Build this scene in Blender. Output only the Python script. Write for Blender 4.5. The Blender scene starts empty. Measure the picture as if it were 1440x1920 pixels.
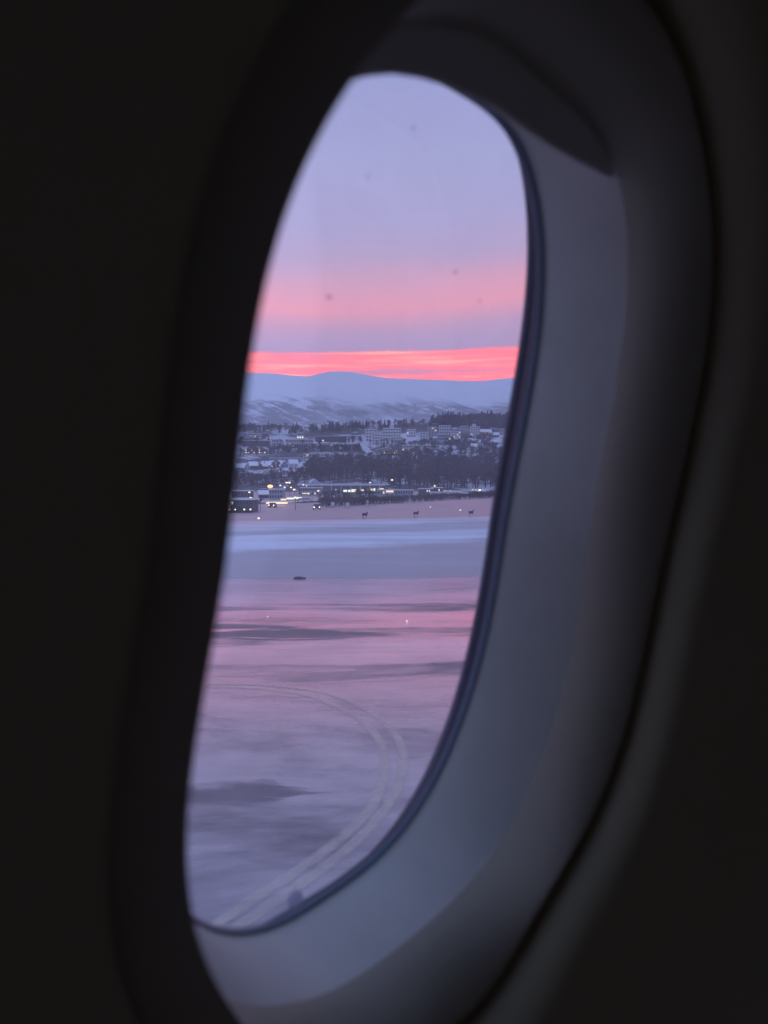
import bpy, bmesh, math, random
import numpy as np
from mathutils import Matrix, Vector
random.seed(7)
rs = np.random.RandomState(11)
C = bpy.context.scene.collection
S = bpy.context.scene
R = math.radians

# ------------------------------------------------------------------ camera
F = 1386.0                      # focal length in pixels of the 1440 x 1920 photograph
CAMZ = 4.0                      # eye height above the apron
PITCH = R(-1.447)
cam = bpy.data.cameras.new('camera')
cam_o = bpy.data.objects.new('camera', cam); C.objects.link(cam_o)
cam.sensor_fit = 'VERTICAL'; cam.sensor_height = 36.0
cam.lens = 36.0 * F / 1920.0
cam.clip_start = 0.005; cam.clip_end = 30000
cam.dof.use_dof = True; cam.dof.focus_distance = 160.0; cam.dof.aperture_fstop = 9.0
CAM_M = Matrix.Translation((0, 0, CAMZ)) @ Matrix.Rotation(R(90) + PITCH, 4, 'X')
cam_o.matrix_world = CAM_M
S.camera = cam_o

# ------------------------------------------------------------------ exposure
S.view_settings.view_transform = 'Standard'
S.view_settings.look = 'None'
S.view_settings.exposure = 0.4
S.view_settings.gamma = 1.0
S.view_settings.use_curve_mapping = False
S.render.engine = 'CYCLES'
cy = S.cycles
cy.use_denoising = True
cy.max_bounces = 12; cy.diffuse_bounces = 8; cy.glossy_bounces = 3
cy.transparent_max_bounces = 12; cy.volume_bounces = 1
cy.sample_clamp_indirect = 4.0
cy.use_adaptive_sampling = False

# ------------------------------------------------------------------ node helpers
class NT:
    def __init__(s, tree):
        s.t = tree; s.n = tree.nodes; s.l = tree.links
    def add(s, typ, **kw):
        n = s.n.new(typ)
        for k, v in kw.items(): setattr(n, k, v)
        return n
    def put(s, sock, v):
        if isinstance(v, (int, float)): sock.default_value = v
        elif isinstance(v, (tuple, list)):
            sock.default_value = v if len(v) == len(sock.default_value) else tuple(v) + (1,)
        else: s.l.new(v, sock)
    def math(s, op, a, b=0.0, c=0.0, clamp=False):
        n = s.add('ShaderNodeMath', operation=op, use_clamp=clamp)
        for i, v in enumerate((a, b, c)): s.put(n.inputs[i], v)
        return n.outputs[0]
    def mix(s, f, a, b, blend='MIX'):
        n = s.add('ShaderNodeMix', data_type='RGBA', blend_type=blend)
        s.put(n.inputs[0], f); s.put(n.inputs[6], a); s.put(n.inputs[7], b)
        return n.outputs[2]
    def ramp(s, f, pts, interp='LINEAR'):
        n = s.add('ShaderNodeValToRGB'); cr = n.color_ramp; cr.interpolation = interp
        while len(cr.elements) < len(pts): cr.elements.new(0.5)
        for e, (p, c) in zip(cr.elements, pts):
            e.position = p
            e.color = (c, c, c, 1) if isinstance(c, (int, float)) else tuple(c) + (1,)
        s.put(n.inputs[0], f)
        return n.outputs[0]
    def noise(s, vec, scale, detail=3.0, rough=0.5, dist=0.0):
        n = s.add('ShaderNodeTexNoise')
        s.l.new(vec, n.inputs['Vector'])
        n.inputs['Scale'].default_value = scale; n.inputs['Detail'].default_value = detail
        n.inputs['Roughness'].default_value = rough; n.inputs['Distortion'].default_value = dist
        return n.outputs['Fac']
    def vmap(s, vec, scale=(1, 1, 1), rot=(0, 0, 0), loc=(0, 0, 0)):
        n = s.add('ShaderNodeMapping')
        s.l.new(vec, n.inputs[0])
        n.inputs['Scale'].default_value = scale; n.inputs['Rotation'].default_value = rot
        n.inputs['Location'].default_value = loc
        return n.outputs[0]
    def sstep(s, v, a, b):
        n = s.add('ShaderNodeMapRange', interpolation_type='SMOOTHSTEP')
        s.put(n.inputs[0], v); n.inputs[1].default_value = a; n.inputs[2].default_value = b
        return n.outputs[0]

def srgb(r, g, b):
    f = lambda c: (c / 255 / 12.92) if c / 255 <= .04045 else ((c / 255 + .055) / 1.055) ** 2.4
    return (f(r), f(g), f(b))

# ------------------------------------------------------------------ sky
W = bpy.data.worlds.new('World'); S.world = W; W.use_nodes = True
w = NT(W.node_tree); w.n.clear()
tc = w.add('ShaderNodeTexCoord').outputs['Generated']
sep = w.add('ShaderNodeSeparateXYZ'); w.l.new(tc, sep.inputs[0])
X_, Y_, Z_ = sep.outputs
el = w.math('MULTIPLY', w.math('ARCSINE', Z_), 180 / math.pi)          # degrees above the horizon
az = w.math('ARCTAN2', X_, Y_)                                           # radians, 0 = sunset side
comb = w.add('ShaderNodeCombineXYZ')
w.put(comb.inputs[0], az); w.put(comb.inputs[1], w.math('MULTIPLY', el, 0.0175))
av = comb.outputs[0]
wob = w.math('SUBTRACT', w.noise(w.vmap(av, (2.2, 7, 1)), 1.0, 3), 0.5)
el2 = w.math('ADD', el, w.math('MULTIPLY', wob, 2.4))
# the pink leans to the right of the view
el2 = w.math('ADD', el2, w.math('MULTIPLY', w.math('SINE', az), -2.5))
SKY = [(0, srgb(250, 150, 165)), (8, srgb(240, 150, 170)), (10.6, srgb(200, 158, 190)), (11.6, srgb(200, 164, 200)),
       (12.6, srgb(216, 165, 194)), (14.0, (1.08, .385, .45)), (15.5, (.90, .40, .51)), (17.5, srgb(198, 172, 206)),
       (20, srgb(182, 173, 214)), (24, srgb(171, 172, 215)), (29, srgb(158, 164, 212)), (45, srgb(144, 163, 220)), (90, srgb(130, 160, 222))]
sun_side = w.ramp(w.math('DIVIDE', el2, 90.0, clamp=True), [(a / 90, c) for a, c in SKY])
far_side = w.ramp(w.math('DIVIDE', el, 90.0, clamp=True), [(0, srgb(150, 165, 222)), (.1, srgb(172, 176, 226)), (.25, srgb(160, 178, 232)), (1, srgb(130, 160, 222))])
side = w.sstep(w.math('COSINE', az), -0.5, 0.8)
skyc = w.mix(side, far_side, sun_side)
# soft dull cloud in the upper sky
cl = w.noise(w.vmap(av, (5, 9, 1), loc=(3.1, .4, 0)), 1.0, 4, .55)
skyc = w.mix(w.math('MULTIPLY', w.sstep(cl, .5, .8), .35), skyc, srgb(168, 160, 198))
# glowing cloud band low over the sunset side
edge = w.math('SUBTRACT', w.noise(w.vmap(av, (4, 14, 1), loc=(1.7, 0, 0)), 1.0, 5, .6), 0.5)
elb = w.math('ADD', w.math('ADD', el, w.math('MULTIPLY', edge, 1.1)), w.math('MULTIPLY', w.math('SINE', az), -1.0))
band = w.math('MULTIPLY', w.sstep(elb, 10.95, 10.6), w.sstep(w.math('COSINE', az), 0.3, 0.85))
stk = w.noise(w.vmap(av, (5, 120, 1), rot=(0, 0, R(2))), 1.0, 5, .6)
bandc = w.ramp(stk, [(.30, (.95, .30, .44)), (.41, (1.7, .27, .28)), (.50, (2.2, .22, .18)), (.58, (2.2, .40, .25)), (.68, (2.2, .70, .40))])
skyc = w.mix(band, skyc, bandc)
nsky = w.add('ShaderNodeTexSky', sky_type='NISHITA', sun_disc=False)
nsky.sun_elevation = R(-3.0); nsky.sun_rotation = R(8); nsky.altitude = 10
b1 = w.add('ShaderNodeBackground'); w.l.new(nsky.outputs[0], b1.inputs[0]); b1.inputs[1].default_value = 0.05
b2 = w.add('ShaderNodeBackground'); w.l.new(skyc, b2.inputs[0]); b2.inputs[1].default_value = 1.0
ad = w.add('ShaderNodeAddShader'); w.l.new(b1.outputs[0], ad.inputs[0]); w.l.new(b2.outputs[0], ad.inputs[1])
wo = w.add('ShaderNodeOutputWorld'); w.l.new(ad.outputs[0], wo.inputs[0])
W.cycles.sampling_method = 'MANUAL'; W.cycles.sample_map_resolution = 1024

# ------------------------------------------------------------------ materials
def material(name, fn):
    m = bpy.data.materials.new(name); m.use_nodes = True
    t = NT(m.node_tree); t.n.clear()
    o = t.add('ShaderNodeOutputMaterial')
    sh = fn(t)
    if sh is not None: t.l.new(sh, o.inputs[0])
    return m
def principled(t, col, rough=.6, bump=None, bstr=.3, bdist=.01, spec=.5, metal=0.0, emit=None, estr=0.0, ior=1.45, coat=None):
    p = t.add('ShaderNodeBsdfPrincipled')
    t.put(p.inputs['Base Color'], col); t.put(p.inputs['Roughness'], rough)
    p.inputs['Metallic'].default_value = metal; t.put(p.inputs['IOR'], ior)
    t.put(p.inputs['Specular IOR Level'], spec)
    if coat is not None:
        t.put(p.inputs['Coat Weight'], coat); p.inputs['Coat IOR'].default_value = 2.5; p.inputs['Coat Roughness'].default_value = .12
    if emit: p.inputs['Emission Color'].default_value = tuple(emit) + (1,); p.inputs['Emission Strength'].default_value = estr
    if bump is not None:
        b = t.add('ShaderNodeBump'); t.put(b.inputs['Height'], bump)
        b.inputs['Strength'].default_value = bstr; b.inputs['Distance'].default_value = bdist
        t.l.new(b.outputs[0], p.inputs['Normal'])
    return p.outputs[0]
def obco(t): return t.add('ShaderNodeTexCoord').outputs['Object']
def simple(name, col, rough=.7, var=.25, scale=1.0, spec=.4, bstr=0.0, bscale=None, bdist=.001, metal=0.0):
    def fn(t):
        co = obco(t)
        n = t.noise(co, scale, 4, .6)
        c = t.mix(t.ramp(n, [(.3, 0.0), (.7, 1.0)]), tuple(x * (1 - var) for x in col), tuple(min(1, x * (1 + var)) for x in col))
        return principled(t, c, rough, t.noise(co, bscale or scale * 8, 2) if bstr else None, bstr, bdist, spec, metal)
    return material(name, fn)
def glow(name, col, strength):
    return material(name, lambda t: principled(t, (.8, .8, .8), .5, emit=col, estr=strength))

M = {}
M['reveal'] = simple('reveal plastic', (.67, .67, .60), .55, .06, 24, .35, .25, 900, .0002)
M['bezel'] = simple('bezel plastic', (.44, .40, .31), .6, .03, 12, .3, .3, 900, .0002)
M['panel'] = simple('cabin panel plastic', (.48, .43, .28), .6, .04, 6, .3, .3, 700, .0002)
M['seal'] = simple('dark rubber seal', (.022, .027, .05), .7, .1, 30, .4)
M['lip'] = simple('pane retainer', (.22, .26, .32), .35, .05, 30, .5)
M['gap'] = simple('dark gap', (.012, .012, .012), .9, .1, 30, .1)
M['cabin'] = simple('cabin lining', (.55, .48, .34), .8, .08, 2, .2)
def bead_fn(t):
    p = principled(t, (.75, .78, .84), .25, spec=.6)
    tl = t.add('ShaderNodeBsdfTranslucent'); tl.inputs[0].default_value = (.8, .84, .9, 1)
    m = t.add('ShaderNodeMixShader'); m.inputs[0].default_value = .8
    t.l.new(p, m.inputs[1]); t.l.new(tl.outputs[0], m.inputs[2]); return m.outputs[0]
M['skin'] = simple('aircraft paint', (.5, .5, .52), .35, .03, 1, .5)
M['bead'] = material('vent bushing', bead_fn)
M['shade'] = simple('window shade', (.72, .70, .66), .6, .05, 8, .3)
def pane_fn(t):
    co = obco(t)
    fr = t.add('ShaderNodeFresnel'); fr.inputs[0].default_value = 1.45
    tr = t.add('ShaderNodeBsdfTransparent'); tr.inputs[0].default_value = (.96, .965, .97, 1)
    gl = t.add('ShaderNodeBsdfGlossy'); gl.inputs['Roughness'].default_value = .02
    df = t.add('ShaderNodeBsdfTranslucent'); df.inputs[0].default_value = (.9, .9, .95, 1)
    m1 = t.add('ShaderNodeMixShader')
    dirt = t.math('MULTIPLY', t.ramp(t.noise(co, 22, 5, .65), [(.35, 0.0), (.8, 1.0)]), .045)
    t.put(m1.inputs[0], t.math('ADD', dirt, .065)); t.l.new(tr.outputs[0], m1.inputs[1]); t.l.new(df.outputs[0], m1.inputs[2])
    m2 = t.add('ShaderNodeMixShader')
    t.put(m2.inputs[0], t.math('MULTIPLY', fr.outputs[0], .12)); t.l.new(m1.outputs[0], m2.inputs[1]); t.l.new(gl.outputs[0], m2.inputs[2])
    return m2.outputs[0]
M['pane'] = material('acrylic pane', pane_fn)
def drop_fn(t):
    tr = t.add('ShaderNodeBsdfTransparent'); tr.inputs[0].default_value = (.83, .83, .86, 1)
    gl = t.add('ShaderNodeBsdfGlossy'); gl.inputs['Roughness'].default_value = .1
    m = t.add('ShaderNodeMixShader'); m.inputs[0].default_value = .08
    t.l.new(tr.outputs[0], m.inputs[1]); t.l.new(gl.outputs[0], m.inputs[2]); return m.outputs[0]
M['drop'] = material('dried water spot', drop_fn)

# the airfield: ice over asphalt near the aircraft, then strips of snow; all bands run along world X
def ground_fn(t):
    co = obco(t)
    sp = t.add('ShaderNodeSeparateXYZ'); t.l.new(co, sp.inputs[0])
    x, y, z = sp.outputs
    big = t.math('SUBTRACT', t.noise(co, .05, 4, .6), .5)
    mid = t.math('SUBTRACT', t.noise(t.vmap(co, (.25, 1, 1)), .35, 5, .6), .5)
    # distance, nudged by wind-drift noise that grows with the size of the strips
    yy = t.math('MULTIPLY', y, t.math('ADD', 1.0, t.math('ADD', t.math('MULTIPLY', mid, .20), t.math('MULTIPLY', big, .16))))
    yy = t.math('SUBTRACT', yy, t.math('MULTIPLY', x, t.math('ADD', .10, t.math('MULTIPLY', t.sstep(y, 38, 58), .75))))
    s = t.math('DIVIDE', 5544.0, t.math('MAXIMUM', yy, 6.0))
    k = lambda px: px / 800.0
    sv = t.math('DIVIDE', s, 800.0)
    # share of packed matte snow
    snow = t.ramp(sv, [(k(10), .2), (k(48), .16), (k(52), .85), (k(60), .8), (k(63), .45), (k(74), .45), (k(79), 1.0),
                       (k(99), 1.0), (k(106), .34), (k(156), .28), (k(160), 0.0), (1.0, 0.0)])
    dirt = t.noise(t.vmap(co, (.2, 1, 1), rot=(0, 0, R(5))), .22, 6, .65)
    snow = t.math('MULTIPLY', snow, t.ramp(dirt, [(.3, .5), (.62, 1.05)]))
    # apron: rime and thin snow on asphalt
    far_apron = t.ramp(sv, [(k(158), .60), (k(198), .56), (k(204), .18), (k(222), .20), (k(227), .6), (k(246), .55), (k(252), .12),
                            (k(272), .14), (k(279), .80), (k(312), .78), (k(322), .28), (k(350), .36), (k(420), .40), (k(600), .33), (1, .26)])
    pt = t.noise(t.vmap(co, (.45, 1, 1), rot=(0, 0, R(-14)), loc=(2, 5, 0)), .28, 7, .62, .6)
    fine = t.noise(t.vmap(co, (.35, 1, 1), rot=(0, 0, R(-18))), 2.2, 6, .7, .4)
    rime = t.math('ADD', far_apron, t.math('MULTIPLY', t.math('SUBTRACT', pt, .5), 1.9))
    rime = t.math('ADD', rime, t.math('MULTIPLY', t.math('SUBTRACT', fine, .5), .55), clamp=True)
    strk = t.noise(t.vmap(co, (.10, 1, 1), rot=(0, 0, R(3))), 1.1, 6, .7, .2)
    rime = t.math('ADD', rime, t.math('MULTIPLY', t.math('SUBTRACT', strk, .5), t.math('ADD', .25, t.math('MULTIPLY', t.sstep(y, 11, 20), .45))), clamp=True)
    dp = t.noise(t.vmap(co, (.6, 1, 1), loc=(13.2, 3.4, 0)), .33, 3, .5, .3)
    px_ = t.math('ADD', t.math('DIVIDE', t.math('ADD', x, 2.05), .95), t.math('MULTIPLY', t.math('SUBTRACT', fine, .5), 4.0))
    py_ = t.math('ADD', t.math('DIVIDE', t.math('SUBTRACT', y, 9.75), .52), t.math('MULTIPLY', t.math('SUBTRACT', pt, .5), 5.0))
    puddle = t.sstep(t.math('ADD', t.math('MULTIPLY', px_, px_), t.math('MULTIPLY', py_, py_)), 1.5, .3)
    rime = t.math('MULTIPLY', rime, t.math('SUBTRACT', 1.0, t.math('MULTIPLY', puddle, .95)))
    dark = t.math('MULTIPLY', t.sstep(dp, .66, .74), t.sstep(y, 40, 25))
    rime = t.math('MULTIPLY', rime, t.math('SUBTRACT', 1.0, t.math('MULTIPLY', dark, .35)))
    asph = t.mix(fine, (.045, .045, .055), (.085, .085, .10))
    frost = t.mix(fine, (.38, .35, .38), (.57, .53, .56))
    apron = t.mix(rime, asph, frost)
    isfield = t.sstep(sv, k(62), k(50))
    snowc = t.mix(t.noise(co, 1.2, 4), (.70, .74, .80), (.84, .86, .88))
    grass = t.mix(fine, (.20, .15, .13), (.34, .26, .23))
    icec = t.mix(fine, (.20, .205, .21), (.29, .295, .30))
    under = t.mix(isfield, icec, grass)
    verge = t.mix(snow, under, snowc)
    isverge = t.sstep(sv, k(160.5), k(157))
    colr = t.mix(isverge, apron, verge)
    # wet ice: smooth where the rime is, duller on bare asphalt and snow
    ra = t.ramp(rime, [(0, .42), (.35, .25), (.7, .17), (1, .22)])
    wet = t.sstep(t.noise(t.vmap(co, (.16, 1, 1), loc=(4, 1, 0)), .9, 5, .65), .56, .64)
    wet = t.math('MULTIPLY', wet, t.sstep(y, 12, 17))
    ra = t.math('MULTIPLY', ra, t.math('SUBTRACT', 1.0, t.math('MULTIPLY', wet, .7)))
    rv = t.math('ADD', .42, t.math('MULTIPLY', snow, .45))
    rv = t.mix(isfield, rv, (.36, .36, .36))
    ro = t.mix(isverge, ra, rv)
    spc = t.mix(isverge, t.ramp(rime, [(0, .30), (.4, .6), (1, .8)]), t.mix(isfield, t.math('MULTIPLY', t.math('SUBTRACT', 1.0, snow), .5), (.5, .5, .5)))
    h = t.math('ADD', t.math('MULTIPLY', fine, .03), t.math('MULTIPLY', t.noise(co, 5, 4), .012))
    return principled(t, colr, ro, h, .35, 1.0, spc, ior=1.5, coat=t.mix(isverge, t.math('MAXIMUM', wet, t.ramp(rime, [(0, .05), (.35, .75), (1, 1.0)])), (0, 0, 0)))
M['ground'] = material('icy apron and snow strips', ground_fn)
def line_fn(t):
    co = obco(t); uv = t.add('ShaderNodeTexCoord').outputs['UV']
    sp = t.add('ShaderNodeSeparateXYZ'); t.l.new(uv, sp.inputs[0])
    edge_ = t.math('SUBTRACT', 1.0, t.math('ABSOLUTE', t.math('SUBTRACT', t.math('MULTIPLY', sp.outputs[0], 2.0), 1.0)))
    wear = t.noise(co, 1.3, 6, .7)
    m = t.math('MULTIPLY', t.sstep(t.math('ADD', edge_, t.math('MULTIPLY', t.math('SUBTRACT', t.noise(co, 7, 4), .5), .6)), .05, .75), t.ramp(wear, [(.28, .3), (.7, .8)]))
    p = principled(t, t.mix(wear, (.50, .45, .34), (.62, .56, .42)), .35, spec=.6, coat=.85)
    tr = t.add('ShaderNodeBsdfTransparent'); mx = t.add('ShaderNodeMixShader')
    t.l.new(m, mx.inputs[0]); t.l.new(tr.outputs[0], mx.inputs[1]); t.l.new(p, mx.inputs[2]); return mx.outputs[0]
M['line'] = material('worn yellow marking', line_fn)
def hill_fn(t):
    co = obco(t)
    n1 = t.noise(t.vmap(co, (1, .5, 1)), .012, 5, .6)
    n2 = t.noise(co, .11, 4, .65)
    scr = t.math('ADD', t.math('MULTIPLY', n1, .6), t.math('MULTIPLY', n2, .4))
    snow = t.mix(n2, (.50, .52, .56), (.80, .82, .85))
    return principled(t, t.mix(t.sstep(scr, .44, .54), snow, (.06, .055, .06)), .85, spec=.2)
M['hill'] = material('snowy scrub hillside', hill_fn)
def mount_fn(t):
    co = obco(t)
    sp = t.add('ShaderNodeSeparateXYZ'); t.l.new(co, sp.inputs[0])
    z = sp.outputs[2]
    streak = t.noise(t.vmap(t.vmap(co, (1, .25, 1.5), rot=(0, R(-32), 0)), (.22, .22, 1)), .022, 6, .66, .3)
    finer = t.noise(t.vmap(t.vmap(co, (1, .4, 1.6), rot=(0, R(24), 0)), (.4, .4, 1)), .030, 5, .7)
    hi = t.math('ADD', z, t.math('MULTIPLY', t.math('SUBTRACT', t.noise(co, .0016, 4), .5), 260))
    wood = t.ramp(t.math('DIVIDE', hi, 1000.0), [(.40, .50), (.52, .40), (.62, .22), (.72, .06), (.8, 0.0)])
    v = t.math('ADD', t.math('MULTIPLY', streak, .7), t.math('MULTIPLY', finer, .3))
    mask = t.math('MULTIPLY', t.sstep(t.math('ADD', v, t.math('MULTIPLY', wood, .42)), .52, .68), t.ramp(t.noise(co, .0026, 4, .6), [(.38, .2), (.58, 1.0)]))
    lx = t.math('DIVIDE', t.math('ADD', sp.outputs[0], 640.0), 520.0)
    left_wood = t.math('SUBTRACT', 1.0, t.math('MULTIPLY', lx, lx), clamp=True)
    raw = t.sstep(t.math('ADD', v, t.math('MULTIPLY', wood, .42)), .56, .66)
    mask = t.math('MAXIMUM', mask, t.math('MULTIPLY', raw, left_wood))
    mask = t.math('MULTIPLY', mask, t.sstep(hi, 690, 560))
    snow = t.mix(finer, (.80, .82, .85), (.90, .91, .92))
    return principled(t, t.mix(t.math('MULTIPLY', mask, .78), snow, (.07, .065, .075)), .9, spec=.1)
M['mountain'] = material('snow mountain', mount_fn)
M['water'] = simple('fjord water', (.02, .03, .045), .15, .2, .01, .5)
M['snow'] = simple('roof snow', (.78, .80, .83), .85, .06, .4, .15)
M['dirtysnow'] = simple('packed road snow', (.60, .61, .65), .8, .12, .2, .2)
M['bark'] = simple('bark', (.055, .048, .05), .9, .3, 3, .1)
M['twig'] = simple('bare twigs', (.085, .072, .082), .95, .35, .6, .05)
M['conifer'] = simple('dark conifer', (.055, .06, .066), .95, .3, .8, .05)
WALLS = {'white': (.55, .55, .56), 'grey': (.32, .33, .35), 'dark': (.09, .085, .09), 'brown': (.14, .10, .09), 'pale': (.44, .42, .40),
         'teal': (.10, .16, .18), 'red': (.20, .09, .08), 'blue': (.20, .24, .32)}
for k_, c_ in WALLS.items(): M['w_' + k_] = simple('wall ' + k_, c_, .8, .12, .3, .2)
M['glass'] = simple('dark window glass', (.03, .035, .045), .12, .1, .5, .5)
M['lit'] = glow('lit window', (1.0, .68, .32), .85)
M['litw'] = glow('bright lit window', (1.0, .89, .58), 1.05)
M['lamp'] = glow('street lamp', (1.0, .76, .40), 1.5)
M['lampo'] = glow('sodium lamp', (1.0, .48, .10), 1.5)
M['beam'] = glow('headlamp', (1.0, .90, .62), 1.9)
M['canopy'] = glow('lit canopy', (1.0, .68, .28), .95)
M['metal'] = simple('galvanised pole', (.22, .22, .23), .5, .1, 2, .4, metal=.6)
M['unit'] = simple('dark painted metal', (.045, .045, .052), .5, .2, 5, .4)
M['clump'] = simple('dark frozen turf', (.07, .068, .075), .9, .4, 6, .1)
M['car_dark'] = simple('dark car paint', (.04, .045, .055), .35, .1, 2, .5)
M['car_pale'] = simple('pale car paint', (.45, .46, .48), .35, .1, 2, .5)
M['tyre'] = simple('tyre', (.02, .02, .02), .9, .1, 5, .1)
M['sign'] = simple('pale sign board', (.62, .62, .66), .6, .05, 2, .3)

# ------------------------------------------------------------------ object helpers
def mesh_obj(name, verts, faces, mat, parent=None, smooth=False, mesh=None):
    if mesh is None:
        mesh = bpy.data.meshes.new(name)
        mesh.from_pydata([tuple(v) for v in verts], [], [tuple(f) for f in faces])
        mesh.materials.append(mat)
        if smooth:
            mesh.polygons.foreach_set('use_smooth', [True] * len(mesh.polygons))
        mesh.update()
    o = bpy.data.objects.new(name, mesh); C.objects.link(o)
    if parent: o.parent = parent
    return o
def bm_obj(name, bm, mat, parent=None, smooth=False):
    me = bpy.data.meshes.new(name); bm.to_mesh(me); bm.free()
    me.materials.append(mat)
    if smooth: me.polygons.foreach_set('use_smooth', [True] * len(me.polygons))
    o = bpy.data.objects.new(name, me); C.objects.link(o)
    if parent: o.parent = parent
    return o
def thing(name, label, cat, loc=(0, 0, 0), rz=0.0, group=None):
    o = bpy.data.objects.new(name, None); C.objects.link(o)
    o.location = loc; o.rotation_euler = (0, 0, rz); o.empty_display_size = .2
    return tag(o, label, cat, group)
def tag(o, label, cat, group=None):
    o['label'] = label; o['category'] = cat
    if group: o['group'] = group
    return o
def struct(o): o['kind'] = 'structure'; return o
def box_bm(bm, c, s, bev=0.0, rz=0.0, taper=1.0):
    r = bmesh.ops.create_cube(bm, size=1.0)
    vs = r['verts']
    for v in vs:
        k = taper if v.co.z > 0 else 1.0
        v.co = Vector((v.co.x * s[0] * k, v.co.y * s[1] * k, v.co.z * s[2]))
    if bev:
        es = list({e for v in vs for e in v.link_edges})
        q = bmesh.ops.bevel(bm, geom=es, offset=bev, segments=2, affect='EDGES', profile=.6)
        vs = list({v for f in q['faces'] for v in f.verts} | {v for v in vs if v.is_valid})
    m = Matrix.Translation(c) @ Matrix.Rotation(rz, 4, 'Z')
    for v in vs: v.co = m @ v.co
    return vs
def cyl_bm(bm, p, q, r1, r2=None, n=6):
    p, q = Vector(p), Vector(q); d = q - p
    r = bmesh.ops.create_cone(bm, cap_ends=True, segments=n, radius1=r1, radius2=r1 if r2 is None else r2, depth=d.length)
    m = Matrix.Translation((p + q) / 2) @ d.to_track_quat('Z', 'Y').to_matrix().to_4x4()
    for v in r['verts']: v.co = m @ v.co
def boxes(name, items, mat, parent, bev=0.0):
    bm = bmesh.new()
    for it in items: box_bm(bm, it[0], it[1], bev)
    return bm_obj(name, bm, mat, parent)

# numpy value noise
_G = rs.rand(256, 256)
def vnoise(x, y):
    xi = np.floor(x).astype(int); yi = np.floor(y).astype(int); fx = x - xi; fy = y - yi
    fx = fx * fx * (3 - 2 * fx); fy = fy * fy * (3 - 2 * fy)
    g = lambda a, b: _G[a % 256, b % 256]
    return (g(xi, yi) * (1 - fx) + g(xi + 1, yi) * fx) * (1 - fy) + (g(xi, yi + 1) * (1 - fx) + g(xi + 1, yi + 1) * fx) * fy
def fbm(x, y, o=5, gain=.5):
    a, s, t_ = 1.0, 0.0, 0.0
    for i in range(o):
        s = s + a * vnoise(x + 17.3 * i, y + 9.1 * i); t_ += a; a *= gain; x = x * 2.03; y = y * 2.03
    return s / t_

# ------------------------------------------------------------------ terrain
PD = [0, 150, 200, 260, 320, 400, 480, 560, 680, 800, 930, 1060, 1200, 1350, 1500, 1600, 1700, 2200, 2600]
PZ = [0, 0, .2, .8, 1.8, 4, 7.5, 12, 21, 33, 47.5, 65, 86, 111, 139, 158, 155, 40, -2]
def terr(x, d):
    x = np.asarray(x, float); d = np.asarray(d, float)
    z = np.interp(d, PD, PZ)
    k = np.clip((d - 420) / 500, 0, 1)
    z = z + k * (fbm(x / 130 + 5, d / 110 + 3, 3) - .5) * 7
    z = z + np.clip((d - 1100) / 500, 0, 1) * np.where(d < 2000, 1, 0) * np.clip((x - 60) / 250, -0.3, .5) * 22
    # low ploughed snowbanks beside the apron
    m = np.clip((d - 34) / 6, 0, 1) * np.clip((150 - d) / 40, 0, 1)
    bank = np.exp(-((d - 64 - 4 * np.sin(x / 31)) / 9) ** 2) * .42 + np.exp(-((d - 100 - 3 * np.sin(x / 23 + 1)) / 7) ** 2) * .28
    z = z + m * (bank + (fbm(x / 7, d / 4, 4) - .5) * .22)
    return z
def ray(px, py):
    v = CAM_M.to_3x3() @ Vector(((px - 720) / F, -(py - 960) / F, -1.0)); return v / v.y
def on_ground(px, py, dmin=4.0):
    r = ray(px, py); d = np.geomspace(dmin, 2400, 4000)
    h = CAMZ + r.z * d - terr(r.x * d, d)
    i = np.argmax(h <= 0) if (h <= 0).any() else len(d) - 1
    return Vector((r.x * d[i], d[i], float(terr(r.x * d[i], d[i]))))
def gx(px, d): return ray(px, 925).x * d          # world X of a photo column at distance d

def sheet(name, xs, ys, zf, mat):
    gxs, gys = np.meshgrid(xs, ys); gz = zf(gxs, gys)
    v = np.stack([gxs, gys, gz], -1).reshape(-1, 3); nx = len(xs)
    i, j = np.meshgrid(np.arange(nx - 1), np.arange(len(ys) - 1)); a = (j * nx + i).ravel()
    f = np.stack([a, a + 1, a + 1 + nx, a + nx], 1)
    me = bpy.data.meshes.new(name); me.from_pydata(v.tolist(), [], f.tolist()); me.materials.append(mat)
    me.polygons.foreach_set('use_smooth', [True] * len(me.polygons))
    o = bpy.data.objects.new(name, me); C.objects.link(o); return struct(o)
sx = np.sinh(np.linspace(-5.2, 5.2, 181)); sx = sx / sx.max() * 3000
yg = np.concatenate([np.linspace(-300, 0, 8)[:-1], np.linspace(0, 30, 31)[:-1], np.linspace(30, 130, 120)[:-1], np.geomspace(130, 420, 40)])
sheet('ground', sx, yg, terr, M['ground'])
yh = np.concatenate([np.linspace(420, 1750, 150)[:-1], np.linspace(1750, 2600, 20)])
xh = np.sign(np.linspace(-1, 1, 201)) * np.abs(np.linspace(-1, 1, 201)) ** 1.7 * 3000
sx2 = np.sort(xh); sheet('hillside', sx2, yh, terr, M['hill'])
fj = struct(mesh_obj('water', [(-5200, 2500, 0), (5200, 2500, 0), (5200, 4300, 0), (-5200, 4300, 0)], [(0, 1, 2, 3)], M['water']))

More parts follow.
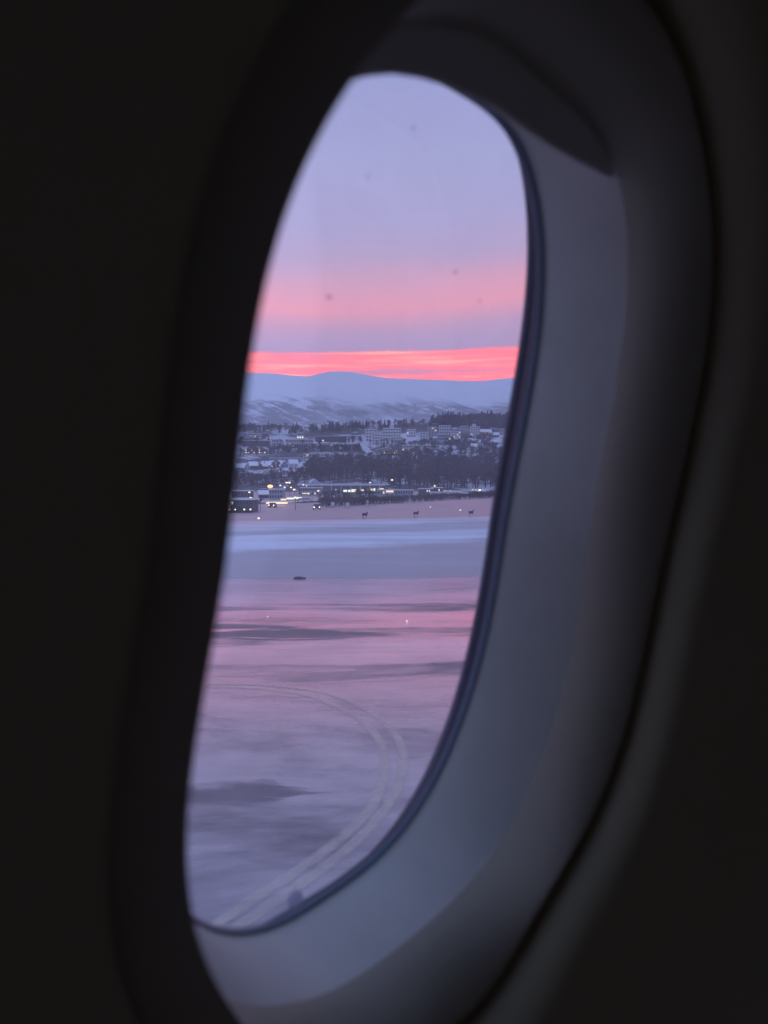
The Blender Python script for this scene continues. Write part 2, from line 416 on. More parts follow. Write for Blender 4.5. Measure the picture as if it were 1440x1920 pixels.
RX = [-2000, -600, 300, 440, 470, 520, 560, 580, 600, 620, 640, 660, 690, 720, 760, 800, 850, 900, 950, 1000, 1300, 2200, 3400]
RY = [720, 690, 706, 701, 702, 703, 708, 710, 706, 701, 699, 701, 707, 712, 714, 715.5, 718, 717, 713, 711, 700, 716, 730]
def mount(x, y):
    px = 720 + x / 6000 * F
    H = CAMZ + (925 - np.interp(px, RX, RY)) / F * 6000
    t_ = np.clip((y - 4000) / 2000, 0, 1.0)
    h = H * (1 - (1 - t_) ** 1.55) 
    h = h + np.clip(y - 6000, 0, None) * 0.03 * np.where(y > 6000, 1, 0)
    g = 1 - np.abs(2 * fbm(x / 420 + y / 900, y / 800 - x / 1500, 5, .55) - 1)
    amp = np.sin(np.pi * np.clip(t_, 0, 1)) ** 1.0
    h = h - amp * (1 - g) * 90 + amp * 30
    spur = np.exp(-((x + 820) / 520) ** 2 - ((y - 4750) / 330) ** 2) * 70 + np.exp(-((x - 420) / 520) ** 2 - ((y - 4700) / 260) ** 2) * 40
    return h + spur - np.clip((4150 - y) / 150, 0, 1) * 20
sheet('mountain', np.linspace(-5200, 5200, 320), np.concatenate([np.linspace(4000, 6000, 150)[:-1], np.linspace(6000, 6800, 10)]), mount, M['mountain'])

# ------------------------------------------------------------------ the cabin window (frame U = along wall, V = up, W = into the cabin)
RW = Matrix(((0.6448, 0.1694, 0.7453), (-0.0204, 0.9786, -0.2048), (-0.7641, 0.1168, 0.6345)))
TW = Vector((0.0020, -0.0031, -0.3084))
WIN = CAM_M @ (Matrix.Translation(TW) @ RW.to_4x4())
CW = -(RW.transposed() @ TW)                   # the eye in window coordinates
def unp(px, py, wv):
    d = RW.transposed() @ Vector(((px - 720) / F, -(py - 960) / F, -1.0))
    s_ = (wv - CW.z) / d.z
    return CW.x + s_ * d.x, CW.y + s_ * d.y
NR = 240
TH = np.linspace(0, 2 * np.pi, NR + 1)[:-1]
def sup(a, b, n, c=0.0):
    ct, st = np.cos(TH), np.sin(TH) * 1.4
    r = (np.abs(ct / a) ** n + np.abs(st / b) ** n) ** (-1 / n)
    return np.stack([r * ct, r * st + c], 1)
def to_polar(p):
    th = np.arctan2(p[:, 1] / 1.4, p[:, 0]); r = np.hypot(p[:, 0], p[:, 1] / 1.4); return th, r
def outline(seen, wv, base, order=5, wt=1.0):
    """closed outline: a superellipse bent smoothly through measured points of the same rim"""
    tb, rb = to_polar(base); o_ = np.argsort(tb); tb, rb = tb[o_], rb[o_]
    per = lambda q: np.interp(q, np.concatenate([tb - 2 * np.pi, tb, tb + 2 * np.pi]), np.concatenate([rb, rb, rb]))
    ps = np.array([unp(x, y, wv) for x, y in seen]); t2, r2 = to_polar(ps)
    tf_ = np.linspace(-np.pi, np.pi, 60)[:-1]
    dd = np.abs((tf_[:, None] - t2[None] + np.pi) % (2 * np.pi) - np.pi).min(1); tf_ = tf_[dd > .35]
    th = np.concatenate([tf_, t2]); r = np.concatenate([np.zeros(len(tf_)), r2 - per(t2)]); W_ = np.concatenate([np.full(len(tf_), .3), np.full(len(t2), wt)])
    basis = lambda q: np.stack([np.ones_like(q)] + [f(k * q) for k in range(1, order + 1) for f in (np.cos, np.sin)], 1)
    A = basis(th); pen = np.concatenate([[0]] + [[k ** 2.0] * 2 for k in range(1, order + 1)]) * 4e-3
    co = np.linalg.solve((A * W_[:, None]).T @ A + np.diag(pen), (A * W_[:, None]).T @ r)
    tq = np.arctan2(base[:, 1] / 1.4, base[:, 0]); rr = per(tq) + basis(tq) @ co
    return np.stack([rr * np.cos(tq), rr * np.sin(tq) * 1.4], 1)
P0 = [(940,222),(960,262),(980,330),(990,400),(992,500),(986,580),(975,660),(950,800),(930,920),(905,1090),(885,1190),(862,1290),(830,1390),(790,1470),(740,1550),(690,1600),(620,1660),(560,1697)]
P1 = [(1012,560),(1009,600),(990,720),(965,850),(945,980),(920,1120),(878,1300),(840,1400),(800,1475),(750,1555),(690,1618),(600,1684),(520,1720),(660,150),(735,140),(830,160),(900,188),(360,1702),(400,1719),(440,1729)]
P2 = [(738,64),(805,56),(860,66),(916,83),(994,117),(1061,165),(1107,228),(1142,315),(1172,408),(1178,490),(1173,600),(1158,700),(1142,800),(1111,955),(1107,1000),(1091,1100),(1074,1200),(1061,1275),(1035,1369),(1009,1444),(975,1511),(937,1571),(900,1631),(800,1739),(689,1822),(578,1867),(511,1875)]
P3 = [(1236,44),(1282,146),(1317,280),(1332,408),(1329,600),(1293,813),(1249,1013),(1210,1200),(1162,1399),(1102,1549),(1024,1684),(907,1867),
      (740,60),(690,100),(650,156),(604,236),(561,329),(522,450),(495,555),(479,660),(460,770),(446,860),(434,960),(416,1085),(400,1200),(385,1320),(366,1470),(353,1580),(344,1670),(361,1744),(389,1811),(428,1861)]
def blendbase(b0): return b0
O0 = outline(P0, -.022, sup(.1180, .1931, 3.1746, .001))
O0[:, 0] = np.where(O0[:, 0] < 0, O0[:, 0] * (1 + .16 * np.clip(-O0[:, 0] / .05, 0, 1)), O0[:, 0])
O1 = outline(P1, .0, sup(.0952, .170, 2.57, -.0012))
O1[:, 0] = np.where(O1[:, 0] < 0, O1[:, 0] * (1 + .10 * np.clip((-O1[:, 0] - .03) / .05, 0, 1)), O1[:, 0])
O2 = outline(P2, .041, sup(.116, .1696, 2.91, -.0035))
O2[:, 0] = np.where(O2[:, 0] < 0, O2[:, 0] * (1 + .16 * np.clip((-O2[:, 0] - .055) / .045, 0, 1)), O2[:, 0])       # the hidden left wall of the reveal is steeper
O3 = outline(P3, .071, sup(.133, .187, 2.6, 0), order=9)
O5 = sup(.1728, .2307, 2.9187, -.0008)
def grow(o, k):                                   # push an outline outward by k metres
    d = np.roll(o, -1, 0) - np.roll(o, 1, 0); n = np.stack([d[:, 1], -d[:, 0]], 1); n /= np.linalg.norm(n, axis=1)[:, None]
    return o + n * k
def loft(name, rings, mat, parent, skip=None):
    v = []; 
    for o, wv in rings:
        wv = np.broadcast_to(np.asarray(wv, float), (NR,)); v += [(p[0], p[1], z_) for p, z_ in zip(o, wv)]
    f = []
    for k in range(len(rings) - 1):
        for i in range(NR):
            j = (i + 1) % NR
            if skip and skip(k, i): continue
            f.append((k * NR + i, k * NR + j, (k + 1) * NR + j, (k + 1) * NR + i))
    return mesh_obj(name, v, f, mat, parent, True)
win = thing('airplane_window', 'oval aircraft window with deep grey reveal looking out on the snowy airfield', 'window')
win.matrix_world = WIN
lerp = lambda a, b, t_: a + (b - a) * t_
loft('window_seal', [(grow(O0, .012), -.03), (O0, -.0225), (O0, -.019), (lerp(grow(O0, .001), grow(O1, .0), .35), -.012), (lerp(O0, O1, .8), -.006), (O1, -.0012)], M['seal'], win)
loft('retainer_ring', [(O1, -.0013), (grow(O1, .0002), .0006), (grow(O1, .0006), .0018), (grow(O1, .0012), .0022)], M['lip'], win)
inner = [(grow(O1, .0010), .0018), (grow(O1, .0015), .0026)]
for t_ in np.linspace(0.08, 1, 12):
    inner.append((lerp(grow(O1, .0015), O2, t_ ** 1.15), lerp(.0026, .041, t_)))
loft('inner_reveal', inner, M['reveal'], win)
outer = [(O2, .0408)]
for t_ in np.linspace(.06, 1, 16):
    a_ = t_ * R(66)
    outer.append((lerp(O2, O3, (1 - math.cos(a_)) / (1 - math.cos(R(66)))), lerp(.0409, .071, math.sin(a_) / math.sin(R(66)))))
nrm = (grow(O3, .001) - O3) * 1000
lft = np.clip((.015 - O3[:, 0]) / .09, 0, 1); lft = lft * lft * (3 - 2 * lft)      # 1 on the left, where the frame keeps a flat flange
gapw = .0058 + .0120 * lft
A3 = lambda k: O3 + nrm * np.broadcast_to(np.asarray(k, float), (NR,))[:, None]
outer += [(A3(.0010), .0707), (A3(.0017 + (gapw - .0025) * lft), .0695), (A3(.0019 + (gapw - .0024) * lft), .055)]
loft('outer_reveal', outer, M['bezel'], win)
loft('shadow_gap', [(A3(.0012 + (gapw - .0026) * lft), .0562), (A3(gapw + .002), .0560)], M['gap'], win)
# sun shade, pushed up almost all the way: its lower edge crosses the top of the opening
sb = [unp(x, y, .038) for x, y in ((560, 196), (610, 170), (650, 153), (690, 143), (735, 139), (785, 146), (830, 159), (880, 180), (915, 197), (935, 209))]
ue_, ve_ = sb[-1]
for k_ in range(1, 9): sb.append((ue_ + .011 * k_, ve_ + .0004 * k_ ** 1.5))
bm = bmesh.new(); rows = []
for (wv_, dv_) in ((.0360, .0010), (.0355, .003), (.0360, .3), (.0395, .3), (.0395, .003), (.0390, .0010), (.0380, .0)):
    rows.append([bm.verts.new((u_, min(v_ + dv_, .23) if dv_ > .1 else v_ + dv_, wv_)) for u_, v_ in sb])
for a_, b_ in zip(rows, rows[1:] + rows[:1]):
    for i in range(len(sb) - 1): bm.faces.new((a_[i], a_[i + 1], b_[i + 1], b_[i]))
bmesh.ops.recalc_face_normals(bm, faces=bm.faces)
bm_obj('window_shade', bm, M['shade'], win, True)
# acrylic pane (4 mm), with its vent hole bushing and a few dried spots
def disc(name, o, w0, w1, mat, parent):
    v = [(p[0], p[1], w0) for p in o] + [(p[0], p[1], w1) for p in o]
    f = [tuple(range(NR))[::-1], tuple(range(NR, 2 * NR))] + [(i, (i + 1) % NR, NR + (i + 1) % NR, NR + i) for i in range(NR)]
    return mesh_obj(name, v, f, mat, parent)
pane = disc('window_pane', grow(O0, .004), -.0245, -.0205, M['pane'], win)
u_, v_ = unp(552, 1685, -.0195)
bm = bmesh.new(); bmesh.ops.create_uvsphere(bm, u_segments=20, v_segments=12, radius=.0040)
for q in bm.verts: q.co = Vector((q.co.x + u_, q.co.y + v_, q.co.z * .8 - .0190))
bm_obj('vent_bushing', bm, M['bead'], pane, True)
for (px, py, r_) in ((853, 510, .0011), (617, 557, .0012), (900, 565, .0010), (690, 330, .0008), (775, 240, .0010)):
    a_, b_ = unp(px, py, -.0203); bm = bmesh.new(); bmesh.ops.create_uvsphere(bm, u_segments=10, v_segments=6, radius=r_)
    for q in bm.verts: q.co = Vector((q.co.x + a_, q.co.y + b_, q.co.z * .15 - .0203))
    bm_obj('water_spot', bm, M['drop'], pane, True)
# cabin wall panel around the window
pr = [(A3(gapw), .050), (A3(gapw), .0690)]
rise = .0225 - .0180 * lft
for t_ in np.linspace(.08, 1, 12):
    a_ = t_ * math.pi / 2; pr.append((A3(gapw + .016 * (1 - math.cos(a_)) ** .9), .0690 + rise * math.sin(a_)))
for k_ in (.03, .06): pr.append((A3(gapw + k_), .0690 + rise - k_ * (.02 + .10 * lft)))
big = lambda a, b, n: sup(a, b, n)
pr += [(big(.36, .40, 3.0), .083), (big(.55, .60, 5), .082), (big(1.1, .85, 12), .083)]
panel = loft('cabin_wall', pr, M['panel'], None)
panel.matrix_world = WIN
tag(panel, 'dark curved cabin side wall panel framing the aircraft window', 'wall')
# outer skin of the fuselage round the opening
sk = []
for o_ in (grow(O0, .0125), sup(.16, .24, 3.2), sup(.5, .5, 5), sup(1.6, .9, 8), sup(4, 1.5, 10), sup(7, 2.1, 14)):
    sk.append((o_, -.031 - (.004 if len(sk) else 0) + np.clip(np.abs(o_[:, 1]) - .6, 0, None) ** 2 * .35))
skin = loft('fuselage_skin', sk, M['skin'], None); skin.matrix_world = WIN
tag(skin, 'pale outer skin of the aircraft around the window', 'fuselage')
# rest of the cabin: lining behind the photographer, unseen openings added to brighten the panel
lin = [(big(1.1, .85, 12), .0828), (big(1.12, .9, 10), .3), (big(1.12, .95, 8), 1.2), (big(1.1, .8, 6), 2.2), (big(.6, .4, 4), 2.7), (big(.02, .02, 2), 2.75)]
cabin = struct(loft('cabin_lining', lin, M['cabin'], None, lambda k, i: k == 3 and i % 30 < 6)); cabin.matrix_world = WIN

# ------------------------------------------------------------------ taxi line marking on the apron
def flat(px, py):
    r = ray(px, py); d = -CAMZ / r.z; return Vector((r.x * d, d))
def strip(pts, wd):
    g = [flat(*p) for p in pts]
    g = [g[0]] + g + [g[-1]]; c = []
    for i in range(1, len(g) - 2):
        for k in range(8):
            t_ = k / 8; p0, p1, p2, p3 = g[i - 1], g[i], g[i + 1], g[i + 2]
            c.append(.5 * (2 * p1 + (p2 - p0) * t_ + (2 * p0 - 5 * p1 + 4 * p2 - p3) * t_ ** 2 + (3 * p1 - p0 - 3 * p2 + p3) * t_ ** 3))
    c.append(g[-1]); v = []; f = []
    for i, p in enumerate(c):
        d = c[min(i + 1, len(c) - 1)] - c[max(i - 1, 0)]; n = Vector((-d.y, d.x)).normalized() * wd / 2
        v += [(p.x + n.x, p.y + n.y, .006), (p.x - n.x, p.y - n.y, .006)]
        if i: f.append((2 * i - 2, 2 * i - 1, 2 * i + 1, 2 * i))
    o = struct(mesh_obj('taxiway_line', v, f, M['line'])); uvl = o.data.uv_layers.new(name='uv')
    for lp in o.data.loops: uvl.data[lp.index].uv = (lp.vertex_index % 2, lp.vertex_index // 2 * .1)
    return o
strip([(380,1288),(470,1290),(560,1301),(620,1320),(678,1352),(712,1390),(722,1430),(716,1472),(692,1520),(640,1572),(560,1632),(480,1684),(400,1738),(300,1800)], .24)
strip([(380,1283),(480,1284),(570,1292),(640,1308),(696,1336),(738,1374),(755,1412),(752,1455),(734,1500),(696,1550),(640,1602),(560,1664),(480,1716),(400,1772),(320,1824)], .24)

# ------------------------------------------------------------------ runway units and small field lights
for (px, py, lab) in ((684, 974, 'dark box-shaped runway light unit on thin legs, leftmost of three in the snow'),
                      (780, 971, 'dark box-shaped runway light unit on thin legs, middle one of three'),
                      (883, 969, 'dark box-shaped runway light unit on thin legs nearest the window edge')):
    p = on_ground(px, py, 60); t0 = thing('runway_light', lab, 'runway light', p, random.uniform(-.25, .1), 'runway light units in a row')
    bm = bmesh.new(); box_bm(bm, (0, 0, .78), (.82, .55, .42), .05, 0, .86); h_ = bm_obj('housing', bm, M['unit'], t0)
    bm = bmesh.new(); box_bm(bm, (.40, 0, 1.06), (.16, .3, .24), .03); box_bm(bm, (.30, 0, .985), (.3, .44, .05)); bm_obj('hood', bm, M['unit'], h_)
    for lx, ly in ((-.28, -.18), (-.26, .18), (.16, 0)):
        bm = bmesh.new(); cyl_bm(bm, (lx, ly, -.05), (lx, ly, .6), .035); bm_obj('leg', bm, M['metal'], t0)
p = on_ground(562, 1085, 20)
bm = bmesh.new(); bmesh.ops.create_icosphere(bm, subdivisions=3, radius=1)
for v in bm.verts:
    k_ = 1 + .35 * (fbm(np.array(v.co.x * 2 + 9), np.array(v.co.y * 2 + v.co.z * 3 + 4), 3) - .5) * 2
    v.co = Vector((v.co.x * .30 * k_, v.co.y * .25 * k_, max(v.co.z, -.3) * .09 * k_))
cl_ = bm_obj('frozen_clump', bm, M['clump'], None, True); cl_.location = p
tag(cl_, 'low dark frozen clump at the near edge of the snow strip', 'clump')
def stub_light(px, py, lab, r_=.07, m='lamp'):
    p = on_ground(px, py, 8); t0 = thing('edge_light', lab, 'ground light', p, 0, 'small lights set along the airfield')
    bm = bmesh.new(); cyl_bm(bm, (0, 0, -.05), (0, 0, max(.02, r_ * .7)), r_ * .9, r_ * .8, 8); bm_obj('stem', bm, M['metal'], t0)
    bm = bmesh.new(); bmesh.ops.create_uvsphere(bm, u_segments=10, v_segments=6, radius=r_)
    for v in bm.verts: v.co.z += max(.02, r_ * .7) + r_ * .3
    bm_obj('lens', bm, M[m], t0, True)
stub_light(763, 1166, 'tiny bright ground light on the icy apron, right of centre', .022)
stub_light(502, 1158, 'faint ground light on the icy apron near the left window edge', .016)
stub_light(485, 974, 'small light low on the field near the dark building at left', .16)
stub_light(807, 952, 'small white light on the pink field between two dark light units', .14)
stub_light(863, 958, 'small warm light on the pink field beside the right light unit', .16)

# ------------------------------------------------------------------ buildings
_wm = {}
def win_mesh(wd, ht, mat):
    k = (round(wd, 1), round(ht, 1), mat)
    if k not in _wm:
        bm = bmesh.new(); box_bm(bm, (0, 0, 0), (wd, .12, ht)); me = bpy.data.meshes.new('window'); bm.to_mesh(me); bm.free()
        me.materials.append(M[mat]); _wm[k] = me
    return _wm[k]
def add_window(parent, x, y, z, wd, ht, mat, rz=0.0):
    o = bpy.data.objects.new('window', win_mesh(wd, ht, mat)); C.objects.link(o); o.parent = parent; o.location = (x, y, z)
    if rz: o.rotation_euler = (0, 0, rz)
    return o
def place(x0, x1, yb, yt):
    p = on_ground((x0 + x1) / 2, yb, 100); d = p.y
    return p, (x1 - x0) / F * d, max(2.6, (yb - yt) / F * d)
def block(label, x0, x1, yt, yb, wall='white', floors=3, bays=5, depth=11, rz=0.0, lit=.08, cat='apartment block', group=None, tower=None, name='apartment_block', roof='snow', litm='lit'):
    p, wd, ht = place(x0, x1, yb, yt); t0 = thing(name, label, cat, p, rz, group)
    wd = wd / max(.6, math.cos(rz)) * .96
    boxes('wall', [((0, depth / 2, ht / 2 - 1), (wd, depth, ht + 2))], M['w_' + wall], t0)
    rf = boxes('roof', [((0, depth / 2, ht + .22), (wd + .5, depth + .5, .44))], M[roof], t0)
    if tower:                                    # raised stair core: (centre, width, height) as shares
        boxes('stair_tower', [((wd * tower[0], depth * .5, ht + tower[2] * ht / 2 + .2), (wd * tower[1], depth * .6, ht * tower[2]))], M['w_' + wall], t0)
        boxes('tower_roof', [((wd * tower[0], depth * .5, ht * (1 + tower[2]) + .45), (wd * tower[1] + .4, depth * .6 + .4, .5))], M[roof], t0)
    fh = ht / floors; bw = wd / bays
    for i in range(floors):
        for j in range(bays):
            m = litm if random.random() < lit else 'glass'
            add_window(t0, (j + .5 - bays / 2) * bw, -.03, (i + .55) * fh, bw * .5, fh * .46, m)
    return t0
def house(label, x0, x1, yt, yb, wall='brown', gable=False, rz=0.0, lit=.15, depth=8.5, group=None, name='house', cat='house'):
    p, wd, ht = place(x0, x1, yb, yt); t0 = thing(name, label, cat, p, rz, group)
    eh = ht * .5; rh = ht - eh
    if gable:
        v = [(-wd/2,0,-1),(wd/2,0,-1),(wd/2,0,eh),(0,0,ht),(-wd/2,0,eh)]; v += [(a,depth,c) for a,b,c in v]
        f = [(0,1,2,3,4),(9,8,7,6,5),(0,5,6,1),(1,6,7,2),(4,9,5,0),(2,7,8,3),(3,8,9,4)]
        mesh_obj('wall', v, f, M['w_' + wall], t0)
        s = rh / (wd / 2); e = .5
        v = [(-wd/2-e,-e,eh-s*e+.05),(0,-e,ht+.05),(wd/2+e,-e,eh-s*e+.05),(-wd/2-e,-e,eh-s*e+.45),(0,-e,ht+.5),(wd/2+e,-e,eh-s*e+.45)]
        v += [(a,depth+e,c) for a,b,c in v]
    else:
        v = [(-wd/2,0,-1),(-wd/2,depth,-1),(-wd/2,depth,eh),(-wd/2,depth/2,ht),(-wd/2,0,eh)]; v += [(wd/2,b,c) for a,b,c in v]
        f = [(4,3,2,1,0),(5,6,7,8,9),(0,1,6,5),(1,2,7,6),(4,0,5,9),(2,3,8,7),(3,4,9,8)]
        mesh_obj('wall', v, f, M['w_' + wall], t0)
        s = rh / (depth / 2); e = .5
        v = [(-wd/2-e,-e,eh-s*e+.05),(-wd/2-e,depth/2,ht+.05),(-wd/2-e,depth+e,eh-s*e+.05),(-wd/2-e,-e,eh-s*e+.45),(-wd/2-e,depth/2,ht+.5),(-wd/2-e,depth+e,eh-s*e+.45)]
        v += [(wd/2+e,b,c) for a,b,c in v]
    rf = mesh_obj('roof', v, [(0,1,7,6),(1,2,8,7),(3,9,10,4),(4,10,11,5),(0,3,4,1),(1,4,5,2),(6,7,10,9),(7,8,11,10),(0,6,9,3),(2,5,11,8)], M['snow'], t0)
    boxes('chimney', [((wd * .15, depth * .62, ht + .1), (.8, .8, 1.6))], M['w_dark'], rf)
    n = max(2, int(wd / 3.2))
    for j in range(n): add_window(t0, (j + .5 - n / 2) * wd / n, -.03, eh * .55, 1.1, min(1.3, eh * .5), 'lit' if random.random() < lit else 'glass')
    return t0

# hill crest, left
block('long low snow-roofed block, uppermost at the left of the hillside', 456, 489, 813, 820, 'grey', 2, 8, lit=.06, rz=.05)
block('small dark block beside the pale long one at the upper left', 490, 503, 812, 823, 'dark', 3, 3)
block('low terrace with a wide snow roof at the far left of the slope', 453, 504, 826, 837, 'dark', 2, 9, lit=.05, rz=.04, cat='terrace', name='terrace')
block('pale narrow end block with plain tall wall, left of the long windowed block', 512, 529, 824, 842, 'grey', 3, 3, rz=-.1)
block('long grey block with two rows of dark windows on the upper slope', 536, 588, 824, 837, 'pale', 2, 11, lit=.05)
block('low lit block behind the long grey one with a bright window', 556, 570, 817, 824, 'grey', 1, 3, lit=.9, litm='litw')
block('long dark terrace under a thin white roof below the crest', 590, 650, 818, 829, 'dark', 2, 10, lit=.08, rz=-.04, cat='terrace', name='terrace')
block('long dark terrace stretching left of the white hill road', 600, 672, 833, 843, 'blue', 2, 12, lit=.06, rz=-.03, cat='terrace', name='terrace')
block('low terrace at the left window edge with two warm lit windows', 458, 500, 842, 851, 'brown', 2, 8, lit=.2, cat='terrace', name='terrace')
block('long pale terrace running up to the wood, middle of the slope', 566, 660, 851, 861, 'pale', 2, 16, lit=.08, rz=-.05, cat='terrace', name='terrace')
block('grey terrace directly behind the row of snow-roofed houses', 503, 564, 859, 868, 'blue', 2, 10, lit=.03, rz=-.05, cat='terrace', name='terrace')
# white blocks on the crest, right
block('white apartment block at the top of the white hill road', 686, 707, 805, 828, 'white', 4, 4, rz=.12)
block('lower white block in front of the one by the hill road', 698, 717, 814, 834, 'white', 4, 4, rz=.12)
block('largest white apartment block with a raised centre on the crest', 717, 752, 803, 826, 'white', 4, 7, lit=.12, tower=(0.0, .25, .26), litm='litw')
block('small white block below the largest one', 733, 755, 819, 831, 'white', 2, 5, lit=.1)
block('pale block right of the largest white block with a lit window', 762, 780, 805, 820, 'white', 3, 4, lit=.15, rz=-.1, litm='litw')
block('white block with three window columns, lower centre of the crest row', 787, 803, 811, 831, 'white', 4, 3, lit=.04, rz=-.1)
block('grey tower block in the middle of the crest row', 803, 820, 801, 818, 'grey', 4, 3, rz=.08)
block('wide white block under the dark hilltop wood', 823, 846, 798, 814, 'white', 3, 5, lit=.1, litm='litw')
block('low long block with snow roof tucked against the hilltop wood', 811, 829, 795, 801, 'dark', 1, 5)
block('white block with dotted dark windows right of the grey tower', 846, 864, 809, 822, 'white', 3, 5, lit=.08, rz=.06)
block('small pale block below the right part of the hilltop wood', 863, 877, 799, 811, 'pale', 2, 4, rz=-.1)
block('tall pale block with stepped top near the right window edge', 882, 900, 800, 821, 'white', 5, 4, tower=(-.1, .4, .2), lit=.06)
block('low pale building between the tall block and the grey tower foot', 820, 846, 815, 826, 'grey', 2, 6, lit=.1)
house('snow-roofed house right of the tall pale block', 901, 922, 805, 815, 'brown', rz=.1)
house('small house with white roof at the right window edge', 921, 936, 811, 820, 'dark', rz=.1)
house('snow-roofed house on the white clearing at right', 868, 886, 822, 832, 'pale', rz=-.1)
house('darker house on the white clearing, right of the pale one', 888, 902, 824, 834, 'brown', rz=.15)
house('lowest house of the white clearing at right', 884, 908, 832, 843, 'pale', rz=.05)
house('house alone among trees at the far right edge', 922, 934, 825, 834, 'dark')
block('long low snow-roofed terrace below the white blocks', 753, 790, 835, 846, 'pale', 2, 8, lit=.12, cat='terrace', name='terrace', rz=-.03)
block('right-hand terrace of the low snow-roofed pair below the blocks', 793, 824, 835, 846, 'grey', 2, 7, lit=.1, cat='terrace', name='terrace', rz=-.03)
block('low terrace with warm lit windows above the main wood', 718, 752, 845, 854, 'brown', 1, 7, lit=.4, cat='terrace', name='terrace')
# row of snow-roofed houses
house('first house of the snow-roofed row, at the left window edge', 443, 458, 870, 883, 'grey', rz=.35)
house('second house from the left in the snow-roofed row', 457, 469, 869, 881, 'pale', gable=True, rz=.6)
house('broad white-roofed house, third from the left in the row', 468, 484, 866, 880, 'dark', rz=.4)
house('dark gabled house in the row just right of the broad white roof', 483, 494, 867, 880, 'dark', gable=True, rz=-.5)
house('middle house of the snow-roofed row with wide bright roof', 493, 508, 865, 879, 'grey', rz=.36)
house('house with plain white roof in the row, left of a dark gable', 507, 518, 864, 878, 'brown', gable=True, rz=.65)
house('dark gabled house toward the right of the snow-roofed row', 517, 528, 863, 877, 'dark', gable=True, rz=-.5)
house('second last house of the snow-roofed row', 527, 541, 864, 877, 'blue', gable=True, rz=.6)
house('last house of the snow-roofed row, bright square roof', 543, 559, 862, 876, 'white', rz=.3)
house('dark gabled house with one bright roof slope, set apart at the wood', 573, 590, 861, 874, 'dark', gable=True, rz=.5)
house('pale pinkish house standing in the dark trees below the row', 489, 506, 882, 895, 'pale', gable=True, rz=.2)
house('small pale house half hidden at the left end of the main wood', 573, 582, 875, 885, 'pale', rz=.1)
house('white-gabled house just above the terminal roof', 583, 597, 899, 910, 'white', gable=True, rz=.3)
house('small house peeking out of the main wood below the hill road', 679, 695, 872, 880, 'blue', rz=.1)
house('tiny pale house in the main wood above the terminal lights', 744, 757, 877, 886, 'pale', gable=True)
house('snow-roofed house in the right part of the main wood', 878, 894, 860, 872, 'grey', rz=-.1)

# ------------------------------------------------------------------ airport side
def terminal():
    p, wd, ht = place(560, 724, 925, 906); d = p.y
    p = on_ground(640, 926, 100)
    t0 = thing('terminal_building', 'long flat terminal building with teal front, white roof edge and bright windows', 'terminal', p, R(-7))
    wd = 164 / F * p.y; ht = 17 / F * p.y; dp = 16
    boxes('wall', [((0, dp / 2, ht / 2 - 1), (wd, dp, ht + 2))], M['w_teal'], t0)
    boxes('roof', [((0, dp / 2, ht + .3), (wd + 1, dp + 2, .6))], M['snow'], t0)
    boxes('fascia', [((0, -.55, ht - .3), (wd + .6, 1.0, .5))], M['w_white'], t0)
    sc = p.y / F
    for (a, b, y0, y1, m) in ((646, 653, 914, 918, 'litw'), (655, 659, 914, 918, 'litw'), (661, 671, 913, 918, 'litw'), (678, 685, 913, 916, 'lit'), (691, 701, 912, 915, 'litw'),
                              (703, 706, 911, 916, 'litw'), (713, 722, 911, 914, 'canopy'), (612, 618, 916, 919, 'glass'), (622, 630, 916, 919, 'glass'), (634, 642, 915, 919, 'glass'), (600, 608, 916, 920, 'glass')):
        add_window(t0, ((a + b) / 2 - 642) * sc, -.05, (921.5 - (y0 + y1) / 2) * sc, (b - a) * sc, (y1 - y0) * sc, m)
    for i in range(9):
        boxes('column', [(((i - 4) * wd / 9, -.9, ht / 2 - .5), (.35, .35, ht + 1))], M['w_white'], t0)
terminal()
block('grey warehouse with pale roof edge behind the lit canopies', 504, 530, 918, 936, 'grey', 2, 5, 14, rz=.05, cat='warehouse', name='warehouse', lit=.0)
block('grey flat hall with warm lights along its foot, left end of the terminal', 562, 598, 915, 929, 'grey', 2, 8, 12, rz=-.08, cat='hall', name='hall', lit=.15)
house('shed with bright snow roof left of the grey warehouse', 486, 504, 921, 934, 'dark', rz=.2, cat='shed', name='shed', lit=0)
block('dark low building with snowy roof at the lower left window edge', 432, 473, 946, 961, 'dark', 2, 7, 8, cat='service building', name='service_building', lit=.05)
block('low flat hut with snow roof left of the bushes', 434, 470, 921, 934, 'brown', 1, 6, 8, cat='hut', name='hut', lit=.1)
block('long pale low shed right of the terminal along the trees', 706, 776, 920, 929, 'grey', 1, 14, 7, rz=-.05, cat='shed', name='shed', lit=.05)
block('dark hangar with snow patches on its roof, right of the pale shed', 786, 812, 917, 933, 'dark', 2, 6, 12, cat='hangar', name='hangar', lit=.04)
block('dark hangar annex with a clean white roof, right of the hangar', 812, 830, 915, 932, 'dark', 2, 4, 12, cat='hangar', name='hangar', lit=.04)
block('white site cabin in front of the hangar annex', 807, 830, 927, 935, 'white', 1, 6, 5, cat='site cabin', name='site_cabin', lit=.0)

